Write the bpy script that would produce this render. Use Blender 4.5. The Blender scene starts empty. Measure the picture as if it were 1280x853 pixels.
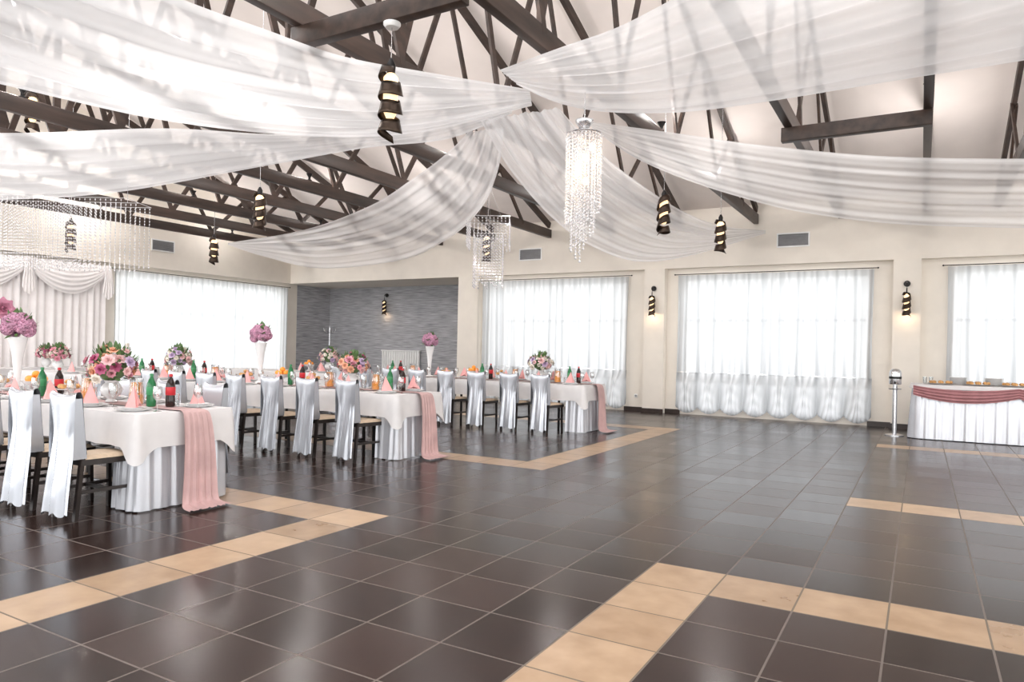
import bpy,bmesh,math,random
from mathutils import Vector,Matrix,Quaternion
random.seed(7)
S=bpy.context.scene; C=S.collection
PI=math.pi; sin=math.sin; cos=math.cos
# ------------------------------------------------------------------ camera
FPX=886.0; EYE=1.29; RHO=math.atan(.0205)
FW=Vector((-.5,.8660254,0)); RT=Vector((.8660254,.5,0)); UP=Vector((0,0,1)); CP=Vector((0,0,EYE))
def at(px,py,Z):
    u=px-640; v=py-436.5
    u2=u*cos(RHO)+v*sin(RHO); v2=-u*sin(RHO)+v*cos(RHO)
    return CP+FW*Z+RT*(u2/FPX*Z)-UP*(v2/FPX*Z)
cd=bpy.data.cameras.new('camera'); cam=bpy.data.objects.new('camera',cd); C.objects.link(cam)
cd.sensor_width=36; cd.lens=FPX/1280*36; cd.shift_y=10/1280; cd.clip_end=200
r_=RT*cos(RHO)+UP*sin(RHO); u_=UP*cos(RHO)-RT*sin(RHO); b_=-FW
M=Matrix(((r_.x,u_.x,b_.x,CP.x),(r_.y,u_.y,b_.y,CP.y),(r_.z,u_.z,b_.z,CP.z),(0,0,0,1)))
cam.matrix_world=M; S.camera=cam
S.view_settings.view_transform='Standard'
# ------------------------------------------------------------------ materials
def newmat(n):
    m=bpy.data.materials.new(n); m.use_nodes=True; nt=m.node_tree
    for x in list(nt.nodes): nt.nodes.remove(x)
    o=nt.nodes.new('ShaderNodeOutputMaterial')
    return m,nt,o
def N(nt,t,**k):
    n=nt.nodes.new('ShaderNode'+t)
    for a,b in k.items(): setattr(n,a,b)
    return n
def pmat(name,c,rough=.5,metal=0,var=.1,scale=6,stretch=(1,1,1),emit=0,bump=0,spec=.5):
    m,nt,o=newmat(name); L=nt.links.new
    p=N(nt,'BsdfPrincipled'); tc=N(nt,'TexCoord'); mp=N(nt,'Mapping'); mp.inputs['Scale'].default_value=stretch
    nz=N(nt,'TexNoise'); nz.inputs['Scale'].default_value=scale; nz.inputs['Detail'].default_value=4
    rp=N(nt,'ValToRGB'); e=rp.color_ramp.elements
    e[0].position=.3; e[1].position=.7
    e[0].color=(*[max(0,x*(1-var)) for x in c],1); e[1].color=(*[min(1,x*(1+var)) for x in c],1)
    L(tc.outputs['Object'],mp.inputs[0]); L(mp.outputs[0],nz.inputs['Vector']); L(nz.outputs['Fac'],rp.inputs[0]); L(rp.outputs[0],p.inputs['Base Color'])
    p.inputs['Roughness'].default_value=rough; p.inputs['Metallic'].default_value=metal
    p.inputs['Specular IOR Level'].default_value=spec
    if emit:
        L(rp.outputs[0],p.inputs['Emission Color']); p.inputs['Emission Strength'].default_value=emit
    if bump:
        b=N(nt,'Bump'); b.inputs['Strength'].default_value=bump; b.inputs['Distance'].default_value=.02
        L(nz.outputs['Fac'],b.inputs['Height']); L(b.outputs[0],p.inputs['Normal'])
    L(p.outputs[0],o.inputs[0]); return m
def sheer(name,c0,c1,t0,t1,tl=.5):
    # fold attribute 0..1: dense folds are less see-through, their shading painted into the colour
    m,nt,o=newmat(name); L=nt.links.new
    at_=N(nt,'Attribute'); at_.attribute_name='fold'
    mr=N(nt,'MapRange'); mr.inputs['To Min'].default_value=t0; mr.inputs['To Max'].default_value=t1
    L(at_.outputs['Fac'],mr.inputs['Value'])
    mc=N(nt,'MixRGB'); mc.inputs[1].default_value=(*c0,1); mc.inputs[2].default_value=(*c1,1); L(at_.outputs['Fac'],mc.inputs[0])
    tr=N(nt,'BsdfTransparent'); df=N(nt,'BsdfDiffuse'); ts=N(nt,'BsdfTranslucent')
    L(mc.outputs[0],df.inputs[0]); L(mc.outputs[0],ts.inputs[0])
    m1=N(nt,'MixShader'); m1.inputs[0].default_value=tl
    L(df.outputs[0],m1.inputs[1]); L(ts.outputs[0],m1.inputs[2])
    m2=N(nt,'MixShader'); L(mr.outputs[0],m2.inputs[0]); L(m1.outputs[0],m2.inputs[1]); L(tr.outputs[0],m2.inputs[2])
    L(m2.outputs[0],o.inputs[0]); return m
def glassy(name,c,tr=.7,rough=.05,white=0):
    m,nt,o=newmat(name); L=nt.links.new
    t=N(nt,'BsdfTransparent'); t.inputs[0].default_value=(*c,1); g=N(nt,'BsdfGlossy'); g.inputs['Roughness'].default_value=rough
    lw=N(nt,'LayerWeight'); lw.inputs[0].default_value=.4
    mr=N(nt,'MapRange'); mr.inputs['To Min'].default_value=1-tr; mr.inputs['To Max'].default_value=1
    L(lw.outputs['Facing'],mr.inputs['Value'])
    mx=N(nt,'MixShader'); L(mr.outputs[0],mx.inputs[0]); L(t.outputs[0],mx.inputs[1]); L(g.outputs[0],mx.inputs[2])
    out=mx
    if white:
        d=N(nt,'BsdfTranslucent'); d.inputs[0].default_value=(.95,.95,.97,1); d2=N(nt,'BsdfDiffuse'); d2.inputs[0].default_value=(.95,.95,.97,1)
        a=N(nt,'AddShader'); L(d.outputs[0],a.inputs[0]); L(d2.outputs[0],a.inputs[1])
        m3=N(nt,'MixShader'); m3.inputs[0].default_value=white; L(mx.outputs[0],m3.inputs[1]); L(a.outputs[0],m3.inputs[2]); out=m3
    L(out.outputs[0],o.inputs[0]); return m
TS=.42; TX=-1.38; TY=4.22
def tilemat(name,c1,c2,rough,grout,spec,mott):
    m,nt,o=newmat(name); L=nt.links.new
    p=N(nt,'BsdfPrincipled'); g=N(nt,'NewGeometry'); sp=N(nt,'SeparateXYZ'); L(g.outputs['Position'],sp.inputs[0])
    def mth(op,a,b=None):
        n=N(nt,'Math',operation=op)
        for i,v in enumerate((a,b)):
            if v is None: continue
            if isinstance(v,(int,float)): n.inputs[i].default_value=v
            else: L(v,n.inputs[i])
        return n.outputs[0]
    cell=[]; edge=[]
    for k,off in (('X',TX),('Y',TY)):
        a=mth('DIVIDE',mth('SUBTRACT',sp.outputs[k],off),TS)
        cell.append(mth('FLOOR',a)); fr=mth('FRACT',a)
        edge.append(mth('ABSOLUTE',mth('SUBTRACT',fr,.5)))
    em=mth('GREATER_THAN',mth('MAXIMUM',edge[0],edge[1]),.4885)
    cb=N(nt,'CombineXYZ'); L(cell[0],cb.inputs[0]); L(cell[1],cb.inputs[1])
    wn=N(nt,'TexWhiteNoise'); wn.noise_dimensions='3D'; L(cb.outputs[0],wn.inputs['Vector'])
    nz=N(nt,'TexNoise'); nz.inputs['Scale'].default_value=6; nz.inputs['Detail'].default_value=8; L(g.outputs['Position'],nz.inputs['Vector'])
    fac=mth('ADD',mth('MULTIPLY',wn.outputs['Value'],.6),mth('MULTIPLY',mth('SUBTRACT',nz.outputs['Fac'],.25),mott))
    mx=N(nt,'MixRGB'); mx.inputs[1].default_value=(*c1,1); mx.inputs[2].default_value=(*c2,1); L(fac,mx.inputs[0])
    m2=N(nt,'MixRGB'); m2.inputs[2].default_value=(*grout,1); L(em,m2.inputs[0]); L(mx.outputs[0],m2.inputs[1])
    L(m2.outputs[0],p.inputs['Base Color']); p.inputs['Specular IOR Level'].default_value=spec
    rr=mth('ADD',mth('MULTIPLY',nz.outputs['Fac'],.03),mth('ADD',mth('MULTIPLY',wn.outputs['Value'],.06),rough))
    L(mth('ADD',rr,mth('MULTIPLY',em,.3)),p.inputs['Roughness'])
    # every tile lies a hair off level, so each one catches the window light a little differently
    vm=N(nt,'VectorMath',operation='SUBTRACT'); L(wn.outputs['Color'],vm.inputs[0]); vm.inputs[1].default_value=(.5,.5,.5)
    vs_=N(nt,'VectorMath',operation='MULTIPLY'); L(vm.outputs[0],vs_.inputs[0]); vs_.inputs[1].default_value=(.026,.026,0)
    va=N(nt,'VectorMath',operation='ADD'); L(g.outputs['Normal'],va.inputs[0]); L(vs_.outputs[0],va.inputs[1])
    vn=N(nt,'VectorMath',operation='NORMALIZE'); L(va.outputs[0],vn.inputs[0])
    bp=N(nt,'Bump'); bp.inputs['Strength'].default_value=.2; bp.inputs['Distance'].default_value=.004; bp.invert=True
    L(em,bp.inputs['Height']); L(vn.outputs[0],bp.inputs['Normal']); L(bp.outputs[0],p.inputs['Normal'])
    L(p.outputs[0],o.inputs[0]); return m
mt={}
mt['tile']=tilemat('dark_tile',(.010,.0046,.0034),(.046,.024,.019),.185,(.135,.11,.095),.32,.6)
mt['beige']=tilemat('beige_tile',(.28,.175,.10),(.56,.40,.265),.26,(.16,.13,.10),.22,.9)
mt['wall']=pmat('cream_wall',(.83,.77,.69),.8,var=.03,scale=3)
mt['ceil']=pmat('ceiling_paint',(.82,.75,.71),.85,var=.04,scale=1.5)
mt['grey']=pmat('slate_wallpaper',(.40,.40,.42),.7,var=.40,scale=7,stretch=(.35,.35,7),bump=.4)
mt['wood']=pmat('dark_timber',(.045,.027,.020),.5,var=.5,scale=10,stretch=(1,.15,1),bump=.1)
mt['chairwood']=pmat('dark_chair_wood',(.022,.016,.014),.35,var=.4,scale=12)
mt['base']=pmat('dark_skirting',(.035,.022,.018),.4,var=.3)
mt['seat']=pmat('beige_seat',(.55,.42,.30),.7,var=.1,scale=30)
mt['satin']=pmat('silver_satin',(.52,.54,.58),.26,metal=.68,var=.05,scale=4)
mt['skirt']=pmat('white_satin',(.64,.65,.69),.26,metal=.42,var=.04,scale=4)
mt['cloth']=pmat('tablecloth_linen',(.72,.70,.70),.7,var=.03,scale=10)
mt['rose']=pmat('dusty_rose_voile',(.56,.37,.36),.6,var=.12,scale=6)
mt['buffrose']=pmat('dusty_rose_satin',(.40,.18,.19),.40,var=.15,scale=6)
mt['nap']=pmat('pink_napkin',(.84,.42,.41),.7,var=.06,scale=10)
mt['china']=pmat('white_china',(.80,.80,.80),.15,var=.02)
mt['silver']=pmat('brushed_steel',(.7,.7,.72),.25,metal=1,var=.05)
mt['black']=pmat('black_metal',(.02,.018,.018),.35,metal=.6,var=.3)
mt['lampmetal']=pmat('dark_bronze_metal',(.06,.042,.032),.32,metal=.9,var=.3)
mt['white']=pmat('white_lacquer',(.85,.85,.84),.4,var=.03)
mt['frame']=pmat('window_frame_white',(.82,.82,.82),.4,var=.03)
mt['bulb']=pmat('warm_bulb',(1,.62,.30),.4,var=.02,emit=7)
mt['glow']=pmat('warm_glass',(1,.68,.40),.4,var=.10,scale=5,emit=1.4)
mt['sheer']=sheer('sheer_voile',(.985,.98,.985),(.97,.965,.97),.50,.20,.5)
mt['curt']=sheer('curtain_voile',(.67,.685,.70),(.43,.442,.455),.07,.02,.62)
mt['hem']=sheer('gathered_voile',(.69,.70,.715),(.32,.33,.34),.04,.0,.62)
mt['back']=pmat('blush_backdrop_cloth',(.93,.89,.88),.6,var=.03)
mt['glass']=glassy('clear_glass',(.97,.98,.98),.85)
mt['cryst']=glassy('crystal_bead',(.93,.92,.92),.55,.1,.20)
mt['cola']=pmat('cola_dark',(.02,.008,.006),.1,var=.2)
mt['green']=pmat('green_bottle',(.02,.17,.06),.1,var=.2)
mt['red']=pmat('red_label',(.55,.02,.03),.4,var=.1)
mt['lime']=pmat('green_label',(.04,.26,.10),.4,var=.1)
mt['juice']=pmat('orange_juice',(.92,.36,.04),.15,var=.08,emit=.12)  # faint glow put into the juice colour
mt['leaf']=pmat('leaf_green',(.11,.20,.07),.5,var=.4,scale=20)
for n,c in dict(pink=(.74,.32,.40),pale=(.84,.54,.54),ivory=(.84,.77,.68),peach=(.84,.44,.29),magenta=(.50,.11,.22),lilac=(.56,.42,.60)).items():
    mt['f_'+n]=pmat('petal_'+n,c,.6,var=.15,scale=25)
mt['hyd']=pmat('hydrangea_pink',(.60,.32,.45),.6,var=.35,scale=20)
mt['paper']=pmat('paper_pink',(.66,.28,.40),.7,var=.15,scale=8)
mt['pastry']=pmat('golden_pastry',(.62,.33,.12),.55,var=.35,scale=30,bump=.3)
mt['orange']=pmat('orange_fruit',(.90,.33,.04),.45,var=.1,scale=40,bump=.1)
mt['dish']=pmat('steel_tray',(.7,.68,.66),.2,metal=.9,var=.05)
# ------------------------------------------------------------------ mesh helpers
I4=Matrix.Identity(4)
class MB:
    def __init__(s): s.bm=bmesh.new()
    def box(s,c,d,bev=0,rot=None):
        vs=bmesh.ops.create_cube(s.bm,size=1)['verts']
        bmesh.ops.transform(s.bm,matrix=Matrix.Translation(c)@(rot or I4)@Matrix.Diagonal((d[0],d[1],d[2],1)),verts=vs)
        if bev:
            ed=list({e for v in vs for e in v.link_edges})
            bmesh.ops.bevel(s.bm,geom=ed,offset=bev,segments=2,affect='EDGES',profile=.5)
        return s
    def bx(s,x0,x1,y0,y1,z0,z1,bev=0): return s.box(((x0+x1)/2,(y0+y1)/2,(z0+z1)/2),(x1-x0,y1-y0,z1-z0),bev)
    def bar(s,p,q,w,h,w2=None,bev=0):
        p=Vector(p);q=Vector(q);d=(q-p);l=d.length;d.normalize()
        sd=d.cross(UP)
        if sd.length<.05: sd=Vector((1,0,0))
        sd.normalize(); up=sd.cross(d); c=(p+q)/2
        R=Matrix(((sd.x,d.x,up.x,0),(sd.y,d.y,up.y,0),(sd.z,d.z,up.z,0),(0,0,0,1)))
        return s.box(c,(w,l,h),bev,R)
    def tube(s,p,q,r1,r2=None,n=12):
        p=Vector(p);q=Vector(q);d=q-p;l=d.length
        if r2 is None:r2=r1
        vs=bmesh.ops.create_cone(s.bm,cap_ends=True,segments=n,radius1=r1,radius2=r2,depth=l)['verts']
        bmesh.ops.transform(s.bm,matrix=Matrix.Translation((p+q)/2)@UP.rotation_difference(d.normalized()).to_matrix().to_4x4(),verts=vs); return s
    def path(s,pts,r,n=8):
        pts=[Vector(p) for p in pts]; rings=[]
        for i,p in enumerate(pts):
            d=(pts[min(i+1,len(pts)-1)]-pts[max(i-1,0)]).normalized()
            a=d.cross(UP)
            if a.length<.05:a=Vector((1,0,0))
            a.normalize(); b=a.cross(d)
            rr=r[i] if isinstance(r,(list,tuple)) else r
            rings.append([s.bm.verts.new(p+a*rr*cos(2*PI*k/n)+b*rr*sin(2*PI*k/n)) for k in range(n)])
        for A,B in zip(rings,rings[1:]):
            for k in range(n): s.bm.faces.new((A[k],A[(k+1)%n],B[(k+1)%n],B[k]))
        s.bm.faces.new(rings[0][::-1]); s.bm.faces.new(rings[-1]); return s
    def lathe(s,pr,n=20,o=(0,0,0)):
        o=Vector(o); rings=[]
        for r,z in pr:
            if r<1e-5: rings.append([s.bm.verts.new(o+Vector((0,0,z)))])
            else: rings.append([s.bm.verts.new(o+Vector((r*cos(2*PI*k/n),r*sin(2*PI*k/n),z))) for k in range(n)])
        for A,B in zip(rings,rings[1:]):
            for k in range(n):
                k2=(k+1)%n
                if len(A)==1 and len(B)==1: continue
                if len(A)==1: s.bm.faces.new((A[0],B[k2],B[k]))
                elif len(B)==1: s.bm.faces.new((A[k],A[k2],B[0]))
                else: s.bm.faces.new((A[k],A[k2],B[k2],B[k]))
        return s
    def grid(s,fn,nu,nv):
        V=[[s.bm.verts.new(fn(i/nu,j/nv)) for j in range(nv+1)] for i in range(nu+1)]
        for i in range(nu):
            for j in range(nv): s.bm.faces.new((V[i][j],V[i+1][j],V[i+1][j+1],V[i][j+1]))
        return s
    def ball(s,c,r,sub=2,sc=(1,1,1)):
        vs=bmesh.ops.create_icosphere(s.bm,subdivisions=sub,radius=r)['verts']
        bmesh.ops.transform(s.bm,matrix=Matrix.Translation(c)@Matrix.Diagonal((*sc,1)),verts=vs); return s
    def octa(s,c,r,h):
        c=Vector(c); v=[s.bm.verts.new(c+Vector(d)) for d in ((r,0,0),(0,r,0),(-r,0,0),(0,-r,0),(0,0,h),(0,0,-h))]
        for k in range(4):
            s.bm.faces.new((v[k],v[(k+1)%4],v[4])); s.bm.faces.new((v[(k+1)%4],v[k],v[5]))
        return s
    def poly(s,pts): s.bm.faces.new([s.bm.verts.new(p) for p in pts]); return s
    def mesh(s,name,mat,smooth=True):
        me=bpy.data.meshes.new(name); s.bm.normal_update(); s.bm.to_mesh(me); s.bm.free(); me.materials.append(mat)
        if smooth: 
            me.polygons.foreach_set('use_smooth',[True]*len(me.polygons))
            me.set_sharp_from_angle(angle=math.radians(50))
        return me
    def build(s,name,mat,parent=None,smooth=True): return link(name,s.mesh(name,mat,smooth),parent)
def link(name,me,parent=None):
    o=bpy.data.objects.new(name,me); C.objects.link(o)
    if parent: o.parent=parent
    return o
def tag(o,label,cat,group=None,kind=None):
    o['label']=label; o['category']=cat
    if group:o['group']=group
    if kind:o['kind']=kind
    return o
def thing(name,label,cat,loc=(0,0,0),rz=0,group=None):
    o=bpy.data.objects.new(name,None); C.objects.link(o); o.location=loc; o.rotation_euler=(0,0,rz); o.empty_display_size=.1
    return tag(o,label,cat,group)
def st(name,mb,mat,smooth=False):
    o=mb.build(name,mat,None,smooth); o['kind']='structure'; return o
def dup(root,loc,rz=None,label=None,group=None):
    r=root.copy(); C.objects.link(r); r.location=loc
    if rz is not None: r.rotation_euler=(0,0,rz)
    if label:r['label']=label
    if group:r['group']=group
    for ch in list(root.children):
        c=ch.copy(); C.objects.link(c); c.parent=r
        for g in list(ch.children):
            d=g.copy(); C.objects.link(d); d.parent=c
    return r
def spl(P,t):
    n=len(P)-1; x=min(max(t,0),1)*n; i=min(int(x),n-1); q=x-i
    a=P[max(i-1,0)];b=P[i];c=P[i+1];d=P[min(i+2,n)]
    return .5*((2*b)+(c-a)*q+(2*a-5*b+4*c-d)*q*q+(3*b-a-3*c+d)*q**3)
def sheet(name,fn,nu,nv,mat,parent=None,fold=None):
    vs=[fn(i/nu,j/nv) for i in range(nu+1) for j in range(nv+1)]
    fs=[(i*(nv+1)+j,(i+1)*(nv+1)+j,(i+1)*(nv+1)+j+1,i*(nv+1)+j+1) for i in range(nu) for j in range(nv)]
    me=bpy.data.meshes.new(name); me.from_pydata(vs,[],fs); me.materials.append(mat)
    me.polygons.foreach_set('use_smooth',[True]*len(fs))
    if fold:
        a=me.attributes.new('fold','FLOAT','POINT'); a.data.foreach_set('value',[fold(i/nu,j/nv) for i in range(nu+1) for j in range(nv+1)])
    me.update()
    return link(name,me,parent)
def clamp(x): return min(1,max(0,x))
ORD=['first','second','third','fourth','fifth','sixth','seventh','eighth','ninth','tenth','eleventh','twelfth','thirteenth','fourteenth']
# ------------------------------------------------------------------ the setting
XL=-16.0; XR=8.0; YB=14.7; YA=16.3; YF=-4.0; ZC=4.2; RY=5.35
SL=.36
def ceilz(y): return ZC+(YB-y)*SL if y>RY else ZC+(YB-RY)*SL-(RY-y)*SL
i0=-36;i1=24;j0=-20;j1=30
def isbeige(i,j):
    if i==-6 and j<=-1: return True
    if j==-1 and -18<=i<=-6: return True
    if i==0 and j<=-1: return True
    if j==-1 and i>=0: return True
    if i==-6 and 6<=j<=17: return True
    if j==6 and -18<=i<=-6: return True
    if j==17 and -18<=i<=-6: return True
    if j==6 and i>=2: return True
    if j==17 and i>=2: return True
    return False
vs=[];fs=[];mi=[]
for i in range(i0,i1):
    for j in range(j0,j1):
        k=len(vs); x=TX+i*TS; y=TY+j*TS
        vs+= [(x,y,0),(x+TS,y,0),(x+TS,y+TS,0),(x,y+TS,0)]; fs.append((k,k+1,k+2,k+3)); mi.append(1 if isbeige(i,j) else 0)
me=bpy.data.meshes.new('floor'); me.from_pydata(vs,[],fs); me.materials.append(mt['tile']); me.materials.append(mt['beige']); me.polygons.foreach_set('material_index',mi)
fo=link('floor',me); fo['kind']='structure'
WIN=[(-9.2,-5.62),(-4.38,-.85),(.45,4.0)]
w=MB(); xs=[-9.94]+[a for p in WIN for a in p]+[XR]
for k in range(0,len(xs),2): w.bx(xs[k],xs[k+1],YB,YB+.25,0,3.05)
for a,b in WIN: w.bx(a,b,YB,YB+.25,2.86,3.05); w.bx(a,b,YB,YB+.25,0,.16)
w.bx(XL,XR,YB-.15,YB+.25,3.05,ZC+.05)
st('wall_back',w,mt['wall'])
w=MB(); w.bx(XL-.2,-9.7,YA,YA+.2,0,3.05); st('wall_alcove',w,mt['grey'])
w=MB(); w.bx(-10.1,-9.94,YB+.25,YA,0,3.05); st('wall_alcove_side',w,mt['wall'])
w=MB(); w.bx(XL-.2,-9.7,YB+.25,YA+.2,3.05,3.2); st('ceiling_alcove',w,mt['wall'])
w=MB(); w.bx(XL-.2,XL,14.95,YA,0,3.05); st('wall_alcove_left',w,mt['grey'])
w=MB(); WL=(9.5,14.45)
w.bx(XL-.2,XL,3.6,WL[0],0,3.05); w.bx(XL-.2,XL,WL[1],14.95,0,3.05); w.bx(XL-.2,XL,*WL,2.86,3.05); w.bx(XL-.2,XL,*WL,0,.3)  # stretch nearer the camera left open, unseen, to let daylight in
w.bx(XL-.2,XL+.15,YF,YB-.15,3.05,ZC)
w.poly([(XL,YB,ZC),(XL,RY,ceilz(RY)),(XL,YF,ceilz(YF)),(XL,YF,3.05),(XL,YB,3.05)])
st('wall_left',w,mt['wall'])
w=MB()
for a,b in ((YF,-3),(.5,1),(4.5,5),(8.5,9),(12.5,YB)): w.bx(XR,XR+.2,a,b,0,3.3)
w.bx(XR,XR+.2,YF,YB,3.3,3.9); w.poly([(XR,YB,ZC),(XR,RY,ceilz(RY)),(XR,YF,ceilz(YF)),(XR,YF,3.8),(XR,YB,3.8)])
st('wall_right',w,mt['wall'])
# pitched ceiling with unseen slots added near the ridge to light the drapes
w=MB()
for ya,yb in ((YB+.1,6.4),(5.4,RY),(RY,4.6),(3.3,2.4),(1.0,YF)):
    w.poly([(XL-.2,ya,ceilz(ya)),(XR+.2,ya,ceilz(ya)),(XR+.2,yb,ceilz(yb)),(XL-.2,yb,ceilz(yb))])
st('ceiling',w,mt['ceil'])
for k,(a,b) in enumerate(((-9.94,-9.36),(-5.14,-4.70),(-.46,-.02),(4.5,4.95))):
    w=MB(); w.bx(a,b,YB-.2,YB,0,3.05); st('trim_%d'%(k+1),w,mt['wall'])
w=MB(); bx=[-9.94]+[a for p in WIN for a in p]+[XR]
for k in range(0,len(bx),2): w.bx(bx[k],bx[k+1],YB-.02,YB,0,.09)
for a,b in ((-9.96,-9.34),(-5.16,-4.68),(-.48,0),(4.48,4.97)): w.bx(a,b,YB-.222,YB-.2,0,.09)
st('baseboard_back',w,mt['base'])
def window(n,width,z0,z1,loc,rz,cols):
    w=MB(); t=.05
    w.bx(0,width,0,.05,z0,z0+t); w.bx(0,width,0,.05,z1-t,z1)
    for k in range(cols+1):
        x=k*(width-t)/cols; w.bx(x,x+t,0,.05,z0+t,z1-t)
    w.bx(t,width-t,.01,.04,z0+(z1-z0)*.66,z0+(z1-z0)*.66+t)
    o=st('window_%d'%n,w,mt['frame']); o.location=loc; o.rotation_euler=(0,0,rz)
for k,(a,b) in enumerate(WIN): window(k+1,b-a,.16,2.86,(a,YB+.18,0),0,2)
window(4,WL[1]-WL[0],.3,2.86,(XL-.18,WL[0],0),PI/2,3)
# sheer curtains
def curtain(label,width,z0,z1,loc,rz,ruffle,seed):
    t=thing('sheer_curtain',label,'curtain',loc,rz)
    rn=random.Random(seed); ph=[rn.uniform(0,6.28) for _ in range(6)]
    zr=.88 if ruffle else z0
    nf=width*7
    n=max(3,round(width/.45))
    def wav(u): return .5*sin(2*PI*u*nf+ph[0]+1.5*sin(2*PI*u*3+ph[1]))+.3*sin(2*PI*u*nf*.43+ph[2])+.25*sin(2*PI*u*nf*1.7+ph[3])
    def fn(u,v):
        z=z1+(zr-z1)*v
        return (width*u+.01*sin(u*40+v*3),-.03*wav(u)*(.6+.5*v),z+.012*sin(2*PI*u*7)*v)
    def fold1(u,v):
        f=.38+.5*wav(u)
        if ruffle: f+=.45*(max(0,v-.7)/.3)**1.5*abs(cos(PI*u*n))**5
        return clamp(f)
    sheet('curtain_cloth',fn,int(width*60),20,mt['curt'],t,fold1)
    if ruffle:
        def fr(u,v):
            s_=abs(sin(PI*u*n)); c_=s_**.7
            z=zr+(z0-zr)*v
            z+=.13*(1-c_)*v
            y=-.03*wav(u)*(1-v)-(.02+.15*c_*(sin(PI*min(1,v*1.05))**.7))*min(1,v*4)-.018*sin(2*PI*u*n*6+v*7)*v
            return (width*u+.05*sin(2*PI*u*n)*sin(PI*v),y,z)
        def fold2(u,v):  # gathers and swag ribs shaded by tone in the cloth colour
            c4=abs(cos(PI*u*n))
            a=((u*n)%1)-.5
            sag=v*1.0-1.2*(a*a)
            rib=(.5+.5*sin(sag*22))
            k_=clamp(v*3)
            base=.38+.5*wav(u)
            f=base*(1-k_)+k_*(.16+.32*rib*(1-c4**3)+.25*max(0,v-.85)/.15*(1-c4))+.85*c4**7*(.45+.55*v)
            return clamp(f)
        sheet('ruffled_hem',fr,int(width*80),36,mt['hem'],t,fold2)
    m=MB(); m.tube((-.06,-.0,z1+.02),(width+.06,-.0,z1+.02),.008); m.ball((-.07,0,z1+.02),.016); m.ball((width+.07,0,z1+.02),.016)
    m.build('curtain_rod',mt['black'],t)
curtain('floor length sheer white curtain behind the rear table',3.76,.04,2.92,(-9.3,YB-.09,0),0,True,1)
curtain('sheer white curtain with ruffled hem between the two wall lamp pillars',3.66,.04,2.9,(-4.44,YB-.09,0),0,True,2)
curtain('sheer white curtain behind the buffet table at the right edge',3.7,.04,2.9,(.38,YB-.09,0),0,True,3)
curtain('wide sheer white curtain on the left wall beside the blush backdrop',5.1,.15,2.92,(XL+.09,9.42,0),PI/2,False,4)
# vents
pm_v=pmat('vent_grey',(.28,.28,.29),.5)
def vent(label,loc,rz):
    t=thing('wall_vent',label,'vent',loc,rz)
    m=MB(); m.bx(-.3,.3,-.02,0,-.14,-.115);m.bx(-.3,.3,-.02,0,.115,.14);m.bx(-.3,-.275,-.02,0,-.115,.115);m.bx(.275,.3,-.02,0,-.115,.115); m.build('frame',mt['white'],t,False)
    m=MB()
    for k in range(7): m.box((0,-.012,-.1+k*.033),(.55,.004,.026),0,Matrix.Rotation(.6,4,'X'))
    m.bx(-.275,.275,-.004,-.001,-.115,.115); m.build('louvre_panel',pm_v,t,False)
vent('grey louvred vent above the curtain between the wall lamps',(-2.18,YB-.15,3.51),0)
vent('grey louvred vent above the curtain behind the rear table',(-7.95,YB-.15,3.51),0)
vent('grey louvred vent high on the left wall above its window',(XL+.15,10.55,3.6),PI/2)
# alcove furniture
t=thing('coat_stand','white coat stand in the corner of the grey alcove','coat stand',(-15.4,15.7,0))
m=MB(); m.tube((0,0,.03),(0,0,1.85),.022)
m.build('pole',mt['silver'],t)
m=MB(); m.lathe([(0,0),(.2,0),(.2,.02),(.03,.05),(0,.05)]); m.build('base',mt['silver'],t)
for k in range(6):
    a=k*PI/3; m=MB(); m.path([(0,0,1.68),(.1*cos(a),.1*sin(a),1.66),(.17*cos(a),.17*sin(a),1.72),(.19*cos(a),.19*sin(a),1.8)],.01); m.build('hook',mt['silver'],t)
t=thing('radiator','white panel radiator on the grey alcove wall','radiator',(-13.1,YA-.02,.15))
m=MB()
for k in range(16): m.bx(-.68+k*.086,-.61+k*.086,-.09,-.01,.05,1.0,.01)
m.build('panel',mt['white'],t)
m=MB(); m.bx(-.7,.7,-.11,-.0,1.0,1.04,.008); m.build('top_grille',mt['white'],t)
for sx in (-.5,.5):
    m=MB(); m.bx(sx-.03,sx+.03,-.06,-.02,-.15,.06); m.build('leg',mt['white'],t)
t=thing('power_socket','white power socket low on the pillar between two curtains','socket',(-5.35,YB,.33))
m=MB(); m.box((0,-.008,0),(.08,.016,.08),.006); m.build('plate',mt['white'],t)
m=MB(); m.tube((0,-.019,0),(0,-.016,0),.024); m.build('outlet',pm_v,t)
# ------------------------------------------------------------------ roof trusses
txs=[-2.87+1.525*k for k in range(-8,6)]
txs[10]=.02; txs[11]=1.08
def truss(k,x):
    t=thing('roof_truss','dark timber roof truss, %s counted from the left wall'%ORD[k],'roof truss',(x,0,3.86),0,'dark roof trusses across the hall')
    m=MB(); m.bx(-.045,.045,YF+.5,YB-.17,0,.19,.006); m.build('bottom_chord',mt['wood'],t)
    for (ya,yb) in ((YB-.2,RY+.02),(RY-.02,YF+.5)):
        m=MB(); m.bar((0,ya,ceilz(ya)-3.86-.13),(0,yb,ceilz(yb)-3.86-.13),.06,.13); m.build('rafter',mt['wood'],t,False)
    ys=[13.2,11.3,9.2,7.2,5.35,3.1,1.1,-.8]
    for a,b in zip(ys,ys[1:]):
        mid=(a+b)/2
        for (p,q) in ((a,mid),(b,mid)):
            m=MB(); m.bar((.03 if p==a else -.03,p,.12),(.03 if p==a else -.03,q,ceilz(q)-3.86-.18),.034,.082); m.build('web_strut',mt['wood'],t,False)
    m=MB(); m.bx(-.02,.02,RY-.045,RY+.045,.2,ceilz(RY)-3.86-.2); m.build('king_post',mt['wood'],t,False)
for k,x in enumerate(txs): truss(k,x)
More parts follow.
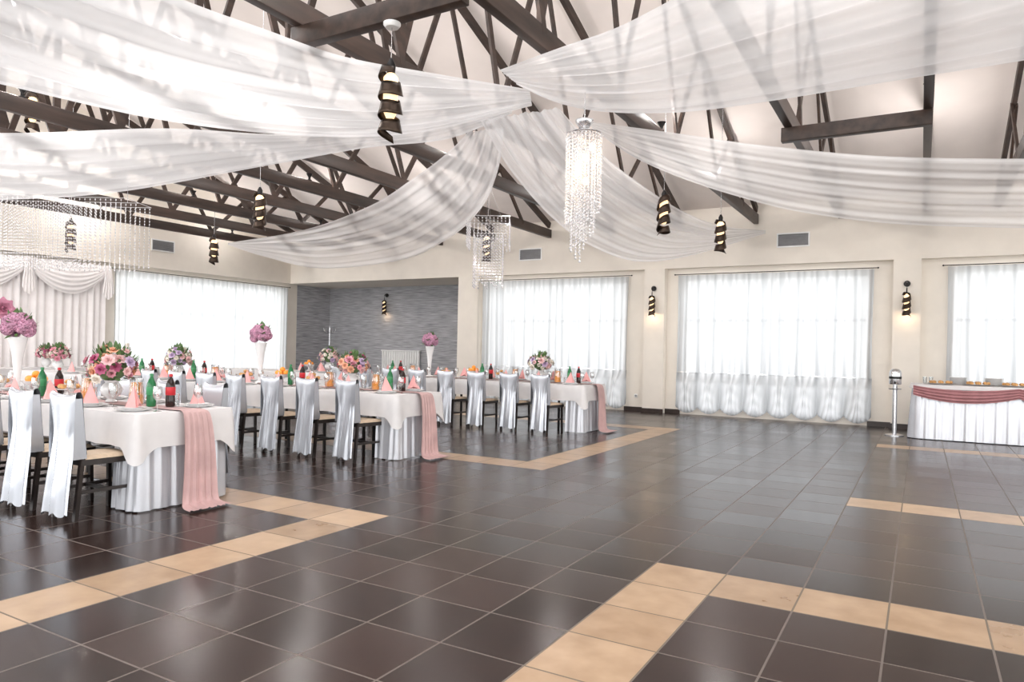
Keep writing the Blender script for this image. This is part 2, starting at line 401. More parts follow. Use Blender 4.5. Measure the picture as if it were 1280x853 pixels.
for y,xa,xb,l in ((4.1,-4.47,-2.80,'carrying the hanging lamp with the longest cord'),(8.5,-1.42,.06,'at the upper right above a drape')):
    m=MB()
    m.bx(xa,xb,y-.05,y+.05,3.70,3.858,.006)
    o=m.build('binder_beam',mt['wood']); tag(o,'short dark cross beam under two truss chords, '+l,'beam')
# ------------------------------------------------------------------ ceiling drapes (all hang just under the beams)
ZMAX=3.64
def atc(px,py,Z):
    v2=-(px-640)*sin(RHO)+(py-436.5)*cos(RHO)
    if v2<0: Z=min(Z,(ZMAX-EYE)*FPX/-v2)
    return at(px,py,Z)
def drape(label,A,B,seed,sag=.12,nf=7):
    A=[atc(*p) for p in A]; B=[atc(*p) for p in B]
    rn=random.Random(seed); ph=[rn.uniform(0,6.28) for _ in range(8)]
    def wv(w,s=0): return .46*sin(2*PI*nf*w+ph[0]+.8*sin(3*s+ph[5]))+.26*sin(2*PI*nf*1.73*w+ph[1]+s)+.34*sin(2*PI*nf*.41*w+ph[2]+.5*s)
    def fn(s,w):
        a=spl(A,s);b=spl(B,s)
        d=b-a; wd=d.length
        T=(spl(A,min(1,s+.01))-spl(A,max(0,s-.01)))
        n=T.cross(d)
        n=n.normalized() if n.length>1e-9 else UP
        if n.z>0:n=-n
        p=a+d*w+n*(min(wd,1.6)*.019*wv(w,s))
        p.z-=sag*4*w*(1-w)*sin(PI*min(1,s*1.0))
        return p
    o=sheet('ceiling_drape',fn,90,130,mt['sheer'],None,lambda s,w:clamp(.48+.45*wv(w+.02,s)+.35*(abs(2*w-1)>.95)))
    tag(o,label,'drape')
drape('sheer white ceiling drape sweeping to the upper left, nearest the camera',
 [(662,112,7.3),(540,92,6.7),(430,72,6.2),(330,38,5.8),(220,-2,5.5),(0,-95,5.0),(-150,-160,4.7)],
 [(665,132,7.4),(520,166,7.3),(380,170,7.2),(200,150,7.1),(0,105,7.0),(-150,70,7.0)],1,.05,8)
drape('sheer white ceiling drape sweeping left below the nearest left drape',
 [(640,132,7.5),(480,160,8.2),(350,168,8.6),(200,160,8.9),(0,165,9),(-150,150,9)],
 [(640,142,7.5),(560,174,8),(465,184,8.3),(330,208,8.8),(150,240,9.2),(0,250,9.3),(-150,250,9.4)],2,.03,6)
drape('sheer white ceiling drape falling to the far left above the middle table',
 [(585,165,7.6),(560,190,8.5),(520,220,10),(460,258,12.5),(380,287,15),(285,304,17.3)],
 [(630,160,7.6),(622,215,8.5),(600,262,10),(560,298,12),(500,325,14),(400,335,16),(330,320,17),(285,306,17.3)],3,.02,7)
drape('sheer white ceiling drape falling to the back wall behind the chandelier',
 [(700,135,7.6),(745,185,8.3),(790,222,9.2),(850,262,11),(900,282,12.5),(957,288,13.85)],
 [(600,150,7.6),(640,215,8.3),(690,272,9.3),(740,308,10.3),(800,327,11.3),(870,318,12.6),(957,292,13.85)],4,.02,8)
drape('sheer white ceiling drape sweeping to the right above the buffet end',
 [(735,152,7.6),(850,168,8),(950,182,8.4),(1100,196,8.8),(1280,200,9.2),(1420,195,9.6)],
 [(740,160,7.6),(790,195,7.9),(850,222,8.2),(920,245,8.5),(1000,265,8.8),(1120,280,9.2),(1280,285,9.5),(1420,285,9.8)],5,.03,6)
drape('sheer white ceiling drape sweeping to the upper right, nearest the camera',
 [(625,88,7.2),(700,62,6.6),(770,38,6.2),(850,-2,5.8),(950,-50,5.4),(1100,-120,5)],
 [(650,108,7.3),(700,130,7.1),(760,141,6.9),(850,142,6.7),(950,131,6.5),(1100,108,6.3),(1280,80,6.1),(1420,55,6)],6,.05,8)
# ------------------------------------------------------------------ lamps
def lightpt(loc,e,r=.05,col=(1,.7,.42)):
    l=bpy.data.lights.new('lamp_light','POINT'); l.energy=e; l.color=col; l.shadow_soft_size=r
    o=bpy.data.objects.new('lamp_light',l); C.objects.link(o); o.location=loc
def added_uplight(x,y,e):  # lamps glow above the drapes; most of these rows added to light ceiling
    t=thing('added_uplighter','small black uplighter on a dark roof truss chord, added to light the ceiling','lamp',(x,y,4.05),0,'uplighters added on the roof trusses')
    m=MB(); m.lathe([(0,0),(.04,0),(.04,.015),(.02,.03),(.02,.06),(.055,.12),(.05,.12),(.02,.07),(0,.07)],14); m.build('lamp_body',mt['black'],t)
    lightpt((x,y,4.30),e,.05,(1,.95,.92))
for y,e in ((.1,75),(4.2,75),(8.6,52),(11.9,30)):
    for k in range(0,14,2):
        added_uplight(txs[k],y,e)
def spiral(hh,r):
    m=MB(); turns=3.6; bw=hh/turns*.62
    def fn(u,v):
        a=2*PI*turns*u
        ta=.45+.55*min(1,min(u,1-u)*6); rr=r*(1.06-.26*v+.02*u)
        zz=(hh-bw)*u+bw*(.5+(v-.5)*ta)
        return Vector((rr*cos(a),rr*sin(a),zz+.03*sin(a)))
    m.grid(fn,110,3)
    return m
def pendant(label,loc,top,hh=.6):
    t=thing('pendant_lamp',label,'pendant lamp',loc,random.uniform(0,6),'black spiral pendant lamps')
    r=.088
    o=spiral(hh,r).build('spiral_shade',mt['lampmetal'],t); so=o.modifiers.new('thick','SOLIDIFY'); so.thickness=.004
    m=MB(); m.lathe([(0,hh*.30),(.03,hh*.32),(.055,hh*.41),(.055,hh*.82),(.025,hh*.88),(0,hh*.89)],14); m.build('glass_tube',mt['glow'],t)
    m=MB(); m.lathe([(0,hh*.87),(.03,hh*.87),(.035,hh*.98),(.012,hh*1.06),(0,hh*1.06)],14); m.build('socket',mt['black'],t)
    m=MB(); m.tube((0,0,hh*1.05),(0,0,top-.03),.004,n=6); m.build('cable',mt['silver'],t)
    m=MB(); m.lathe([(0,top-.035),(.05,top-.035),(.065,top-.015),(.065,top),(0,top)],18); m.build('ceiling_rose',mt['white'],t)
PEND=[(487,180,5.28,'largest, with its long cord, left of the chandelier'),(324,292,9.7,'above the far left drape end and middle table'),
 (829,298,9.4,'on the right, in front of the back wall drape'),(900,320,10.9,'at the far right near the end of the back wall drape'),
 (88,318,12.5,'behind the wide crystal curtain at left'),(267,333,13.9,'in front of the left wall cornice'),
 (608,332,12.9,'behind the small crystal chandelier over the rear table')]
for k,(px,py,Z,l) in enumerate(PEND):
    p=at(px,py,Z)
    top=(3.70 if k==0 else ceilz(p.y)-.01)-p.z
    pendant('black spiral pendant lamp '+l,p,top,.6)
p=at(40,170,9.6); pendant('black spiral pendant lamp high at the left edge above a drape',p,ceilz(p.y)-p.z-.01,.6)
def sconce(label,loc):
    t=thing('wall_lamp',label,'wall lamp',loc,0,'black spiral wall lamps')
    o=spiral(.5,.07).build('spiral_shade',mt['lampmetal'],t); o.location=(0,-.14,-.33); so=o.modifiers.new('thick','SOLIDIFY'); so.thickness=.004
    m=MB(); m.lathe([(0,-.2),(.04,-.17),(.04,.08),(0,.12)],14,(0,-.14,0)); m.build('glass_tube',mt['glow'],t)
    m=MB(); m.lathe([(0,-.02),(.055,-.02),(.055,0),(0,0)],18); b=m.build('wall_plate',mt['black'],t); b.rotation_euler=(-PI/2,0,0); b.location=(0,-.02,.3)
    m=MB(); m.path([(0,-.02,.3),(0,-.08,.33),(0,-.13,.3),(0,-.14,.2),(0,-.14,.1)],.01); m.build('arm',mt['black'],t)
    lightpt((loc[0],loc[1]-.14,loc[2]-.30),1.3,.02,(1,.70,.42))
sconce('black spiral wall lamp on the pillar between two curtained windows',(-4.92,YB-.2,2.33))
sconce('black spiral wall lamp on the pillar left of the buffet table',(-.24,YB-.2,2.3))
sconce('black spiral wall lamp on the grey alcove wall',(-13.7,YA,2.5))
# crystal chandeliers
SC={}
def strand(L,br=.011,sp=.03):
    key=(round(L/sp),br,sp)
    if key not in SC:
        m=MB(); n=max(2,key[0])
        for k in range(n): m.octa((0,0,-k*sp-sp*.5),br*(1.4 if k==n-1 else 1),sp*.42*(1.3 if k==n-1 else 1))
        SC[key]=m.mesh('crystal_strand',mt['cryst'],False)
    return SC[key]
def ring(m,r,z,t=.008):
    m.path([(r*cos(a*PI/16),r*sin(a*PI/16),z) for a in range(33)],t,6)
CZ=6.3
p=at(727,330,CZ); zt=at(716,150,CZ).z
ch=thing('crystal_chandelier','large crystal chandelier of hanging strands below the drape centre','chandelier',(p.x,p.y,p.z))
h=zt-p.z
m=MB(); m.lathe([(0,h-.06),(.05,h-.06),(.08,h-.02),(.08,h),(0,h)],20); m.build('ceiling_cap',mt['silver'],ch)
m=MB(); m.tube((0,0,h-.14),(0,0,h-.05),.02); ring(m,.155,h-.13); ring(m,.105,h-.13); m.bar((-.155,0,h-.13),(.155,0,h-.13),.015,.01); m.bar((0,-.155,h-.13),(0,.155,h-.13),.015,.01); m.build('frame',mt['silver'],ch)
m=MB(); m.tube((0,0,h-.0),(0,0,3.86-p.z),.005); m.build('cable',mt['silver'],ch)
for k in range(30):
    a=2*PI*k/30; o=link('crystal_strand',strand(.54+.28*((k/30+.35)%1.0),.010,.030),ch); o.location=(.155*cos(a),.155*sin(a),h-.135)
for k in range(16):
    a=2*PI*k/16+.1; o=link('crystal_strand',strand(.70+.36*((k/16+.35)%1.0),.010,.030),ch); o.location=(.105*cos(a),.105*sin(a),h-.135)
for k in range(6):
    a=2*PI*k/6; o=link('crystal_strand',strand(.98+.03*k,.010,.030),ch); o.location=(.04*cos(a)-.025,.04*sin(a),h-.135)
for k in range(5):
    a=PI*2/5*k+.4
    m=MB(); m.ball((.07*cos(a),.07*sin(a),h-.24-.08*k),.026,2,(1,1,1.4)); m.build('bulb',mt['bulb'],ch)
lightpt((p.x,p.y,p.z+h-.42),3,.03,(1,.60,.30))
p=at(610,360,11.0); h=1.06
c2=thing('crystal_chandelier','small square crystal chandelier hanging over the rear table','chandelier',(p.x,p.y,p.z),.5)
m=MB()
for z,a in ((h,.32),(h-.25,.22)):
    for sx in (-1,1): m.bx(sx*a-.003,sx*a+.003,-a,a,z-.003,z+.003); m.bx(-a,a,sx*a-.003,sx*a+.003,z-.003,z+.003)
m.build('frame',mt['cryst'],c2,False)
m=MB()
for sx in (-1,1): m.bar((sx*.2,0,h),(0,0,h+.5),.003,.003); m.bar((0,sx*.3,h),(0,0,h+.5),.003,.003); m.bar((sx*.32,0,h),(sx*.22,0,h-.25),.003,.003)
m.tube((0,0,h+.48),(0,0,ceilz(p.y)-p.z),.003); m.build('suspension',mt['cryst'],c2)
for a,z,L,n in ((.32,h-.01,.42,12),(.22,h-.26,.78,10)):
    for k in range(n):
        q=-a+2*a*k/(n-1)
        for (x,y) in ((q,-a),(q,a),(-a,q),(a,q)):
            o=link('crystal_strand',strand(L+.06*sin(k*2.1),.009,.045),c2); o.location=(x,y,z)
c=at(70,300,9.0); h=.88; zt=at(70,252,9.0).z
c3=thing('crystal_chandelier','wide curtain of crystal strands hanging at the left above the tables','chandelier',(c.x,c.y,zt-h),.52)
m=MB()
for yy in (-.3,0,.3): m.bx(-1.05,1.05,yy-.002,yy+.002,h-.002,h+.002)
for xx in (-1.05,0,1.05): m.bx(xx-.002,xx+.002,-.3,.3,h-.002,h+.002)
m.build('frame',mt['cryst'],c3,False)
m=MB()
for xx in (-.9,.9): m.tube((xx,0,h),(xx,0,ceilz(c.y)-zt+h),.002,n=6)
m.build('suspension',mt['cryst'],c3)
for yy,n in ((-.3,33),(0,33),(.3,33)):
    for k in range(n):
        x=-1.05+2.1*(k+ (.33 if yy==0 else .66 if yy>0 else 0))/(n); o=link('crystal_strand',strand(.86 if yy<=0 else .80,.0085,.040),c3); o.location=(x,yy,h-.004)
# ------------------------------------------------------------------ banquet tables
def wallribbon(m,pts,z0f,z1f,rows,amp,freq,flare,grow=1.0,seed=0):
    rn=random.Random(seed); ph=rn.uniform(0,6); R=[]
    for (x,y,nx,ny,s) in pts:
        col=[]
        for k in range(rows+1):
            v=k/rows; z=z0f(s)+(z1f(s)-z0f(s))*v
            g=(v**grow) if grow>0 else 1
            wv=sin(2*PI*freq*s+ph+1.6*sin(s*2.3+ph)+.5*v*sin(s*9))+.45*sin(2*PI*freq*1.63*s+1.3+v)
            o=flare*v+amp*g*wv*.7+amp*g
            col.append(m.bm.verts.new((x+nx*o,y+ny*o,z)))
        R.append(col)
    for a,b in zip(R,R[1:]):
        for k in range(rows): m.bm.faces.new((a[k],b[k],b[k+1],a[k+1]))
    return R
def perim(x0,x1,y0,y1,r,step,order):
    P=[];s=0
    segs=[((x0+r,y0),(x1-r,y0),(0,-1),(x1-r,y0+r),-PI/2),((x1,y0+r),(x1,y1-r),(1,0),(x1-r,y1-r),0),((x1-r,y1),(x0+r,y1),(0,1),(x0+r,y1-r),PI/2),((x0,y1-r),(x0,y0+r),(-1,0),(x0+r,y0+r),PI)]
    for a,b,n,c,a0 in segs:
        L=math.dist(a,b); k=max(1,int(L/step))
        for i in range(k):
            q=i/k; P.append((a[0]+(b[0]-a[0])*q,a[1]+(b[1]-a[1])*q,n[0],n[1],s+L*q))
        s+=L
        for i in range(5):
            an=a0+PI/2*i/5; P.append((c[0]+r*cos(an),c[1]+r*sin(an),cos(an),sin(an),s+r*PI/2*i/5))
        s+=r*PI/2
    return P
def tablecloth(x0,x1,y0,y1,z,drop,label,mat,seed,extra=.14):
    m=MB(); P=perim(x0,x1,y0,y1,.03,.03,0)
    cs=[(x1,y0),(x1,y1),(x0,y0),(x0,y1)]
    R=[]
    rn=random.Random(seed); ph=rn.uniform(0,6)
    rows=7
    for (x,y,nx,ny,s) in P:
        dmin=min(math.dist((x,y),c) for c in cs)
        dr=drop+extra*max(0,1-dmin/.16)**1.4+.008*sin(s*3+ph)
        col=[]
        for k in range(rows+1):
            v=k/rows
            wv=sin(2*PI*2.6*s+ph+sin(s*1.7))+.4*sin(2*PI*5.1*s)
            o=.012*min(1,v*5)+.014*v*(1+wv*.8)+.018*v*math.exp(-(dmin/.08)**2)
            col.append(m.bm.verts.new((x+nx*o,y+ny*o,z-dr*v)))
        R.append(col)
    n=len(R)
    for i in range(n):
        a=R[i];b=R[(i+1)%n]
        for k in range(rows): m.bm.faces.new((a[k+1],b[k+1],b[k],a[k]))
    m.bm.faces.new([c[0] for c in R])
    o=m.build('tablecloth',mat); tag(o,label,'tablecloth'); return o
TAB=[('front left',-13.2,-5.03,3.17,4.02),('middle',-13.6,-5.08,6.25,7.10),('rear',-13.2,-4.5,10.05,10.90)]
def banquet(nm,x0,x1,y0,y1,seed):
    t=thing('banquet_table','long %s banquet table under a white cloth'%nm,'table',((x0+x1)/2,(y0+y1)/2,0))
    hx=(x1-x0)/2-.05; hy=(y1-y0)/2-.03
    m=MB(); m.bx(-hx,hx,-hy,hy,.71,.735,.005); m.build('tabletop',mt['chairwood'],t)
    k=5
    for i in range(k):
        x=-hx+.5+(2*hx-1.0)*i/(k-1)
        for sy in (-1,1):
            m=MB(); m.tube((x,sy*(hy-.22),0),(x,sy*(hy-.22),.71),.02); m.build('leg',mt['black'],t)
    tablecloth(x0,x1,y0,y1,.745,.25,'white cloth draped over the %s banquet table'%nm,mt['cloth'],seed)
    e=.045; P=[]; s=0
    a=[(x1-.32,y0+e),(x1-e,y0+e),(x1-e,y1-e),(x1-.32,y1-e)]
    ns=[(0,-1),(1,0),(0,1)]
    for i in range(3):
        L=math.dist(a[i],a[i+1]); n=int(L/.008)
        for j in range(n):
            q=j/n
            P.append((a[i][0]+(a[i+1][0]-a[i][0])*q,a[i][1]+(a[i+1][1]-a[i][1])*q,ns[i][0],ns[i][1],s+L*q))
        s+=L
    m=MB(); wallribbon(m,P,lambda s:.70,lambda s:.012,8,.014,8.5,.02,.4,seed)
    o=m.build('table_skirt',mt['skirt']); tag(o,'pleated silver satin skirt around the aisle end of the %s table'%nm,'table skirt')
    yc=(y0+y1)/2+.02; hw=.10
    pts=[Vector((x1-7.0+ (6.9)*i/12,yc,.752)) for i in range(13)]+[Vector((x1+.02,yc,.75)),Vector((x1+.065,yc,.70)),Vector((x1+.09,yc,.5)),Vector((x1+.10,yc,.25)),Vector((x1+.115,yc,.06)),Vector((x1+.17,yc,.02)),Vector((x1+.30,yc,.016))]
    def fr(u,v):
        q=spl(pts,u); fl=max(0,(u-.66)/.34)
        wd=hw*(1+.9*fl)
        off=(.012*sin(v*2*PI*5+1+2*fl)+.006*sin(v*2*PI*11+3*fl))*fl
        lift=.008*abs(sin(v*2*PI*5))*min(1,fl*2) 
        return Vector((q.x+off+(.012 if fl>0 else 0),q.y+(v-.5)*2*wd+.03*fl*sin(fl*4),max(q.z+lift+.002,.012)))
    m=MB(); m.grid(fr,120,44)
    o=m.build('table_runner',mt['rose']); tag(o,'dusty pink runner falling over the aisle end of the %s table'%nm,'table runner')
for k,a in enumerate(TAB): banquet(*a,k+3)
# ------------------------------------------------------------------ chairs
def make_chair(label):
    t=thing('dining_chair',label,'chair')
    for sx in (-1,1):
        m=MB(); m.bar((sx*.155,.185,.43),(sx*.16,.195,0),.028,.028); m.build('leg',mt['chairwood'],t,False)
        m=MB(); m.bar((sx*.125,-.19,.46),(sx*.13,-.235,0),.028,.03); m.build('leg',mt['chairwood'],t,False)
    def fq(u,v,z): 
        y=-.2+.41*v; hw_=.142+.04*v; return Vector(((u-.5)*2*hw_,y,z))
    m=MB(); V=[fq(0,0,.39),fq(1,0,.39),fq(1,1,.39),fq(0,1,.39),fq(0,0,.432),fq(1,0,.432),fq(1,1,.432),fq(0,1,.432)]
    bv=[m.bm.verts.new(p) for p in V]
    for f_ in ((0,3,2,1),(4,5,6,7),(0,1,5,4),(1,2,6,5),(2,3,7,6),(3,0,4,7)): m.bm.faces.new([bv[i] for i in f_])
    m.build('seat_frame',mt['chairwood'],t,False)
    m=MB(); m.bar((-.14,.0,.2),(.14,.0,.2),.02,.024); m.bar((-.158,.19,.2),(-.128,-.21,.2),.02,.024); m.bar((.158,.19,.2),(.128,-.21,.2),.02,.024); m.build('stretcher',mt['chairwood'],t,False)
    def fs_(u,v):
        y=(v-.5)*.42
        e=(1-abs(2*u-1)**6)*(1-abs(2*v-1)**6)
        return Vector(((u-.5)*2*(.147+.04*v)*(.97+.03*e),y*(.97+.03*e)+.01,.430+.032*e**.5))
    m=MB(); m.grid(fs_,14,14); m.build('seat',mt['seat'],t)
    m=MB()
    for sx in (-1,1): m.bar((sx*.125,-.19,.44),(sx*.12,-.238,.87),.028,.026)
    m.bar((-.118,-.240,.85),(.118,-.240,.85),.022,.06); m.bar((-.118,-.222,.66),(.118,-.222,.66),.02,.05); m.build('backrest',mt['chairwood'],t,False)
    prof=[(-.172,.47),(-.186,.60),(-.203,.76),(-.216,.875),(-.243,.897),(-.266,.875),(-.268,.76),(-.270,.66),(-.274,.58),(-.284,.46),(-.300,.30),(-.310,.18),(-.318,.05)]
    hw=[.152,.152,.155,.159,.157,.159,.154,.142,.132,.136,.145,.151,.157]
    PV=[Vector((h_,y,z)) for h_,(y,z) in zip(hw,prof)]
    def fc(u,v):
        q=spl(PV,v); s_=(u-.5)*2
        pl=max(0,(v-.42)/.58); pn=math.exp(-((v-.66)/.09)**2)
        y=q.y-.015*pl*(sin(s_*7+.7)+.5*sin(s_*12+v*3))-.010*pl-.003*sin(s_*22+v*2)*pn-.005*max(0,v-.3)*sin(v*22+s_*4)*(1-abs(s_))
        if v>.4: y+=.04*min(1,pl*3)*abs(s_)**4
        z=q.z+.024*(abs(s_)**3)*math.exp(-((v-.33)/.12)**2)+.015*sin(s_*9)*pl*(v>.9)
        return Vector((s_*q.x,y,max(z,.02)))
    m=MB(); m.grid(fc,40,60)
    for sx in (-1,1):
        def fsd(u,v):
            z=.44+.435*u
            yf=-.170-.048*u; yr=-.270+.004*u
            return Vector((sx*(.148+.009*u),yf+(yr-yf)*v,z))
        m.grid(fsd,8,3)
    m.build('chair_cover',mt['satin'],t)
    return t
ch0=make_chair('x'); used=[False]
def chair(x,y,rz,label,group):
    if not used[0]:
        used[0]=True; ch0.location=(x,y,0); ch0.rotation_euler=(0,0,rz); ch0['label']=label; ch0['group']=group
    else: dup(ch0,(x,y,0),rz,label,group)
rj=random.Random(5)
PIT=.60
for (nm,x0,x1,y0,y1),n,xa in zip(TAB,(5,9,8),(-5.32,-5.50,-5.06)):
    for k in range(n):
        chair(xa-PIT*k,y0-.12+rj.uniform(-.03,.02),rj.uniform(-.07,.07),'dark chair with silver satin cover, %s from aisle on near side of %s table'%(ORD[k],nm),'satin covered chairs along the near sides')
nm,x0,x1,y0,y1=TAB[0]
for k in range(3): chair(-5.75-.72*k,y1+.12,PI+rj.uniform(-.07,.07),'satin covered chair, %s from aisle on far side of front left table'%ORD[k],'satin covered chairs on the far side')
# ------------------------------------------------------------------ table settings
m=MB(); m.lathe([(0,.004),(.08,.004),(.085,.0),(.09,.004),(.135,.018),(.137,.021),(.09,.010),(.08,.008),(0,.008)],28); PL=m.mesh('dinner_plate',mt['china'])
m=MB(); m.lathe([(0,.003),(.055,.003),(.06,0),(.065,.003),(.098,.014),(.1,.017),(.065,.008),(0,.007)],24); SPL=m.mesh('side_plate',mt['china'])
m=MB()
def napf(sc,off):
    ap=Vector((0,off,.17*sc)); L=Vector((-.08*sc,.035+off,0)); F=Vector((0,-.06*sc+off,0)); R=Vector((.08*sc,.035+off,0)); B=Vector((0,.03+off,.03))
    def g1(u,v): 
        a=L.lerp(F,u); q=a.lerp(ap,v); q.y-=.012*sin(PI*u)*(1-v); return q
    def g2(u,v):
        a=F.lerp(R,u); q=a.lerp(ap,v); q.y-=.012*sin(PI*u)*(1-v); return q
    m.grid(g1,6,6); m.grid(g2,6,6); m.poly([L,ap,B]); m.poly([B,ap,R])
napf(1,0); napf(.78,.012)
NP=m.mesh('folded_napkin',mt['nap'],False)
m=MB(); m.lathe([(0,0),(.032,0),(.032,.002),(.006,.008),(.0035,.02),(.0035,.075),(.012,.085),(.032,.11),(.036,.135),(.033,.17),(.029,.195),(.028,.195),(.032,.17),(.0345,.135),(.03,.112),(0,.092)],16); GL=m.mesh('wine_glass',mt['glass'])
m=MB(); m.lathe([(0,0),(.026,0),(.028,.01),(.032,.11),(.031,.11),(.027,.012),(0,.008)],14); TB=m.mesh('water_glass',mt['glass'])
m=MB(); m.lathe([(0,0),(.025,0),(.027,.006),(.04,.05),(.042,.065),(.039,.065),(.036,.05),(0,.01)],16); m.path([(.038,0,.055),(.06,0,.05),(.058,0,.025),(.034,0,.02)],.005,6); CUP=m.mesh('coffee_cup',mt['china'])
def item(name,me,loc,label,cat,group,rz=0):
    o=link(name,me); o.location=loc; o.rotation_euler=(0,0,rz); tag(o,label,cat,group); return o
TZ=.7455
m=MB(); m.grid(lambda u,v:Vector((.055*cos(2*PI*u)*sin(PI*v)*(1+.08*sin(12*PI*u)),.036*sin(2*PI*u)*sin(PI*v),.0+.028*(1-cos(PI*v)))),18,8); PST=m.mesh('pastry',mt['pastry'])
for ti,((nm,x0,x1,y0,y1),n) in enumerate(zip(TAB,(7,12,11))):
    for side,yp,sg in (('near',y0+.155,1),('far',y1-.145,-1)):
        for k in range(n):
            x=(x1-.30-PIT*k)+rj.uniform(-.03,.03)
            pos='%s from aisle, %s side of %s table'%(ORD[k],side,nm)
            rz=0 if sg>0 else PI
            item('dinner_plate',PL,(x,yp,TZ),'white plate, '+pos,'plate','dinner plates on the tables')
            item('side_plate',SPL,(x,yp,TZ+.013),'small plate under napkin, '+pos,'plate','side plates on the tables')
            item('folded_napkin',NP,(x,yp,TZ+.0315),'pink pyramid napkin, '+pos,'napkin','pink napkins on the tables',rz+rj.uniform(-.8,.8))
            item('wine_glass',GL,(x+.15,yp+sg*.10,TZ),'wine glass, '+pos,'glass','wine glasses on the tables')
            item('water_glass',TB,(x-.14,yp+sg*.10,TZ),'water glass, '+pos,'glass','water glasses on the tables')
# flowers
def rosette(R):
    m=MB()
    for ri,(n,rr,tilt) in enumerate(((8,1,.35),(6,.75,.8),(5,.5,1.15),(3,.28,1.4))):
        for k in range(n):
            a=2*PI*k/n+ri*.5
            def fp(u,v,a=a,rr=rr,tilt=tilt):
                l=rr*R*v; wd=(u-.5)*2*R*.5*rr*sin(PI*min(1,.15+.75*v))
                h=l*sin(tilt)+.0; f_=l*cos(tilt)+.06*R
                h-=.25*R*(v**3)*(1.3-tilt); f_-=.15*R*abs(2*u-1)**2*v
                return Vector((f_*cos(a)-wd*sin(a),f_*sin(a)+wd*cos(a),h))
            m.grid(fp,3,3)
    return m
ROS={c:rosette(1).mesh('blossom',mt['f_'+c]) for c in ('pink','pale','ivory','peach','magenta','lilac')}
def leafset(m,c,r,n,rn,up=0.0,ln=.09):
    for _ in range(n):
        th=rn.uniform(0,2*PI); z=rn.uniform(-.45+up,1); q=math.sqrt(max(0,1-z*z)); d=Vector((q*cos(th),q*sin(th),z)).normalized()
        s_=d.cross(UP+Vector((.1,.02,0))).normalized(); p=c+d*r*.75; L=ln*rn.uniform(.7,1.3); b=s_.cross(d)
        m.grid(lambda u,v:p+d*(L*v)+s_*((u-.5)*.5*L*sin(PI*(.08+.92*v)))+b*(.2*L*v*v),2,4)
def aim(o,d,roll): o.rotation_mode='QUATERNION'; o.rotation_quaternion=UP.rotation_difference(d)@Quaternion((0,0,1),roll)
def bouquet(label,loc,R,seed,cols,pitcher=True):
    rn=random.Random(seed); t=thing('flower_bouquet',label,'flowers',loc)
    m=MB(); m.lathe([(0,0),(.045,0),(.05,.008),(.03,.025),(.075,.07),(.088,.11),(.07,.15),(.05,.17),(.062,.19),(.056,.19),(.044,.17),(0,.165)],24); m.build('vase',mt['china'],t)
    if pitcher:
        m=MB(); m.path([(.06,0,.165),(.10,0,.17),(.115,0,.13),(.1,0,.09),(.082,0,.085)],.008); m.build('handle',mt['china'],t)
    c=Vector((0,0,.17+R*.55)); m=MB(); leafset(m,c,R,95,rn,0,.08); m.ball(c,R*.60,2,(1,1,.8)); m.build('foliage',mt['leaf'],t)
    n=42; ga=PI*(3-5**.5)
    for k in range(n):
        z=1-(k+.5)/n*1.42; q=math.sqrt(max(0,1-z*z)); a=k*ga+seed; d=Vector((q*cos(a),q*sin(a),z))
        o=link('blossom',ROS[rn.choice(cols)],t); o.location=c+Vector((d.x,d.y,d.z*.85))*R*rn.uniform(.70,1.06); s_=R*rn.uniform(.16,.31); o.scale=(s_,s_,s_); aim(o,d,rn.uniform(0,6))
CA=['pink','pale','ivory','peach','pale','peach','pink','magenta','lilac']; CB=['ivory','pale','lilac','ivory','pale']; CC=['pink','pale','magenta','ivory']
bouquet('mixed pink and peach bouquet in a white jug on the front left table',(-6.09,3.6,.758),.21,1,CA)
bouquet('bouquet of pale flowers near the left end of the middle table',(-9.6,6.68,.758),.20,2,CB)
bouquet('colourful bouquet in a white jug near the aisle end of the middle table',(-6.15,6.68,.758),.19,3,CA)
bouquet('small pink bouquet far along the middle table by the head table',(-12.9,6.68,.758),.19,4,CC)
bouquet('pale bouquet far along the rear table before the grey alcove',(-10.3,10.5,.758),.21,5,CB)
bouquet('lilac and ivory bouquet near the aisle end of the rear table',(-5.5,10.5,.758),.21,6,CB)
m=MB(); rn=random.Random(9)
for k in range(60):
    z=1-(k+.5)/30; q=math.sqrt(max(0,1-z*z)); a=k*2.39996; d=Vector((q*cos(a),q*sin(a),z)); s_=d.cross(Vector((.3,.2,1))).normalized(); b=d.cross(s_)
    for j in range(4):
        e=(s_*cos(j*PI/2+k)+b*sin(j*PI/2+k)); f2=(s_*-sin(j*PI/2+k)+b*cos(j*PI/2+k))
        m.poly([d*.062,d*.070+e*.009+f2*.009,d*.067+e*.02,d*.070+e*.009-f2*.009])
m.ball((0,0,0),.06,2)
HY=m.mesh('blossom',mt['hyd'],False)
def tall(label,loc,seed):
    rn=random.Random(seed); t=thing('tall_flower_vase',label,'flower vase',loc)
    m=MB(); m.lathe([(0,0),(.075,0),(.075,.01),(.03,.03),(.026,.08),(.032,.2),(.05,.38),(.078,.52),(.085,.55),(.079,.55),(.045,.38),(.02,.1),(0,.08)],24); m.build('vase',mt['china'],t)
    c=Vector((0,0,.65)); m=MB(); leafset(m,c,.12,30,rn,-.3,.09); m.build('foliage',mt['leaf'],t)
    for k in range(15):
        z=1-(k+.5)/15*1.5; q=math.sqrt(max(0,1-z*z)); a=k*2.39996+seed; d=Vector((q*cos(a),q*sin(a),z))
        o=link('blossom',HY,t); o.location=c+d*.095; aim(o,d,rn.uniform(0,6)); s_=rn.uniform(.8,1.0); o.scale=(s_,s_,s_)
tall('tall white trumpet vase with pink hydrangeas on the front left table',(-7.72,3.62,.758),1)
tall('tall white trumpet vase with pink hydrangeas on the middle table',(-7.85,6.7,.758),2)
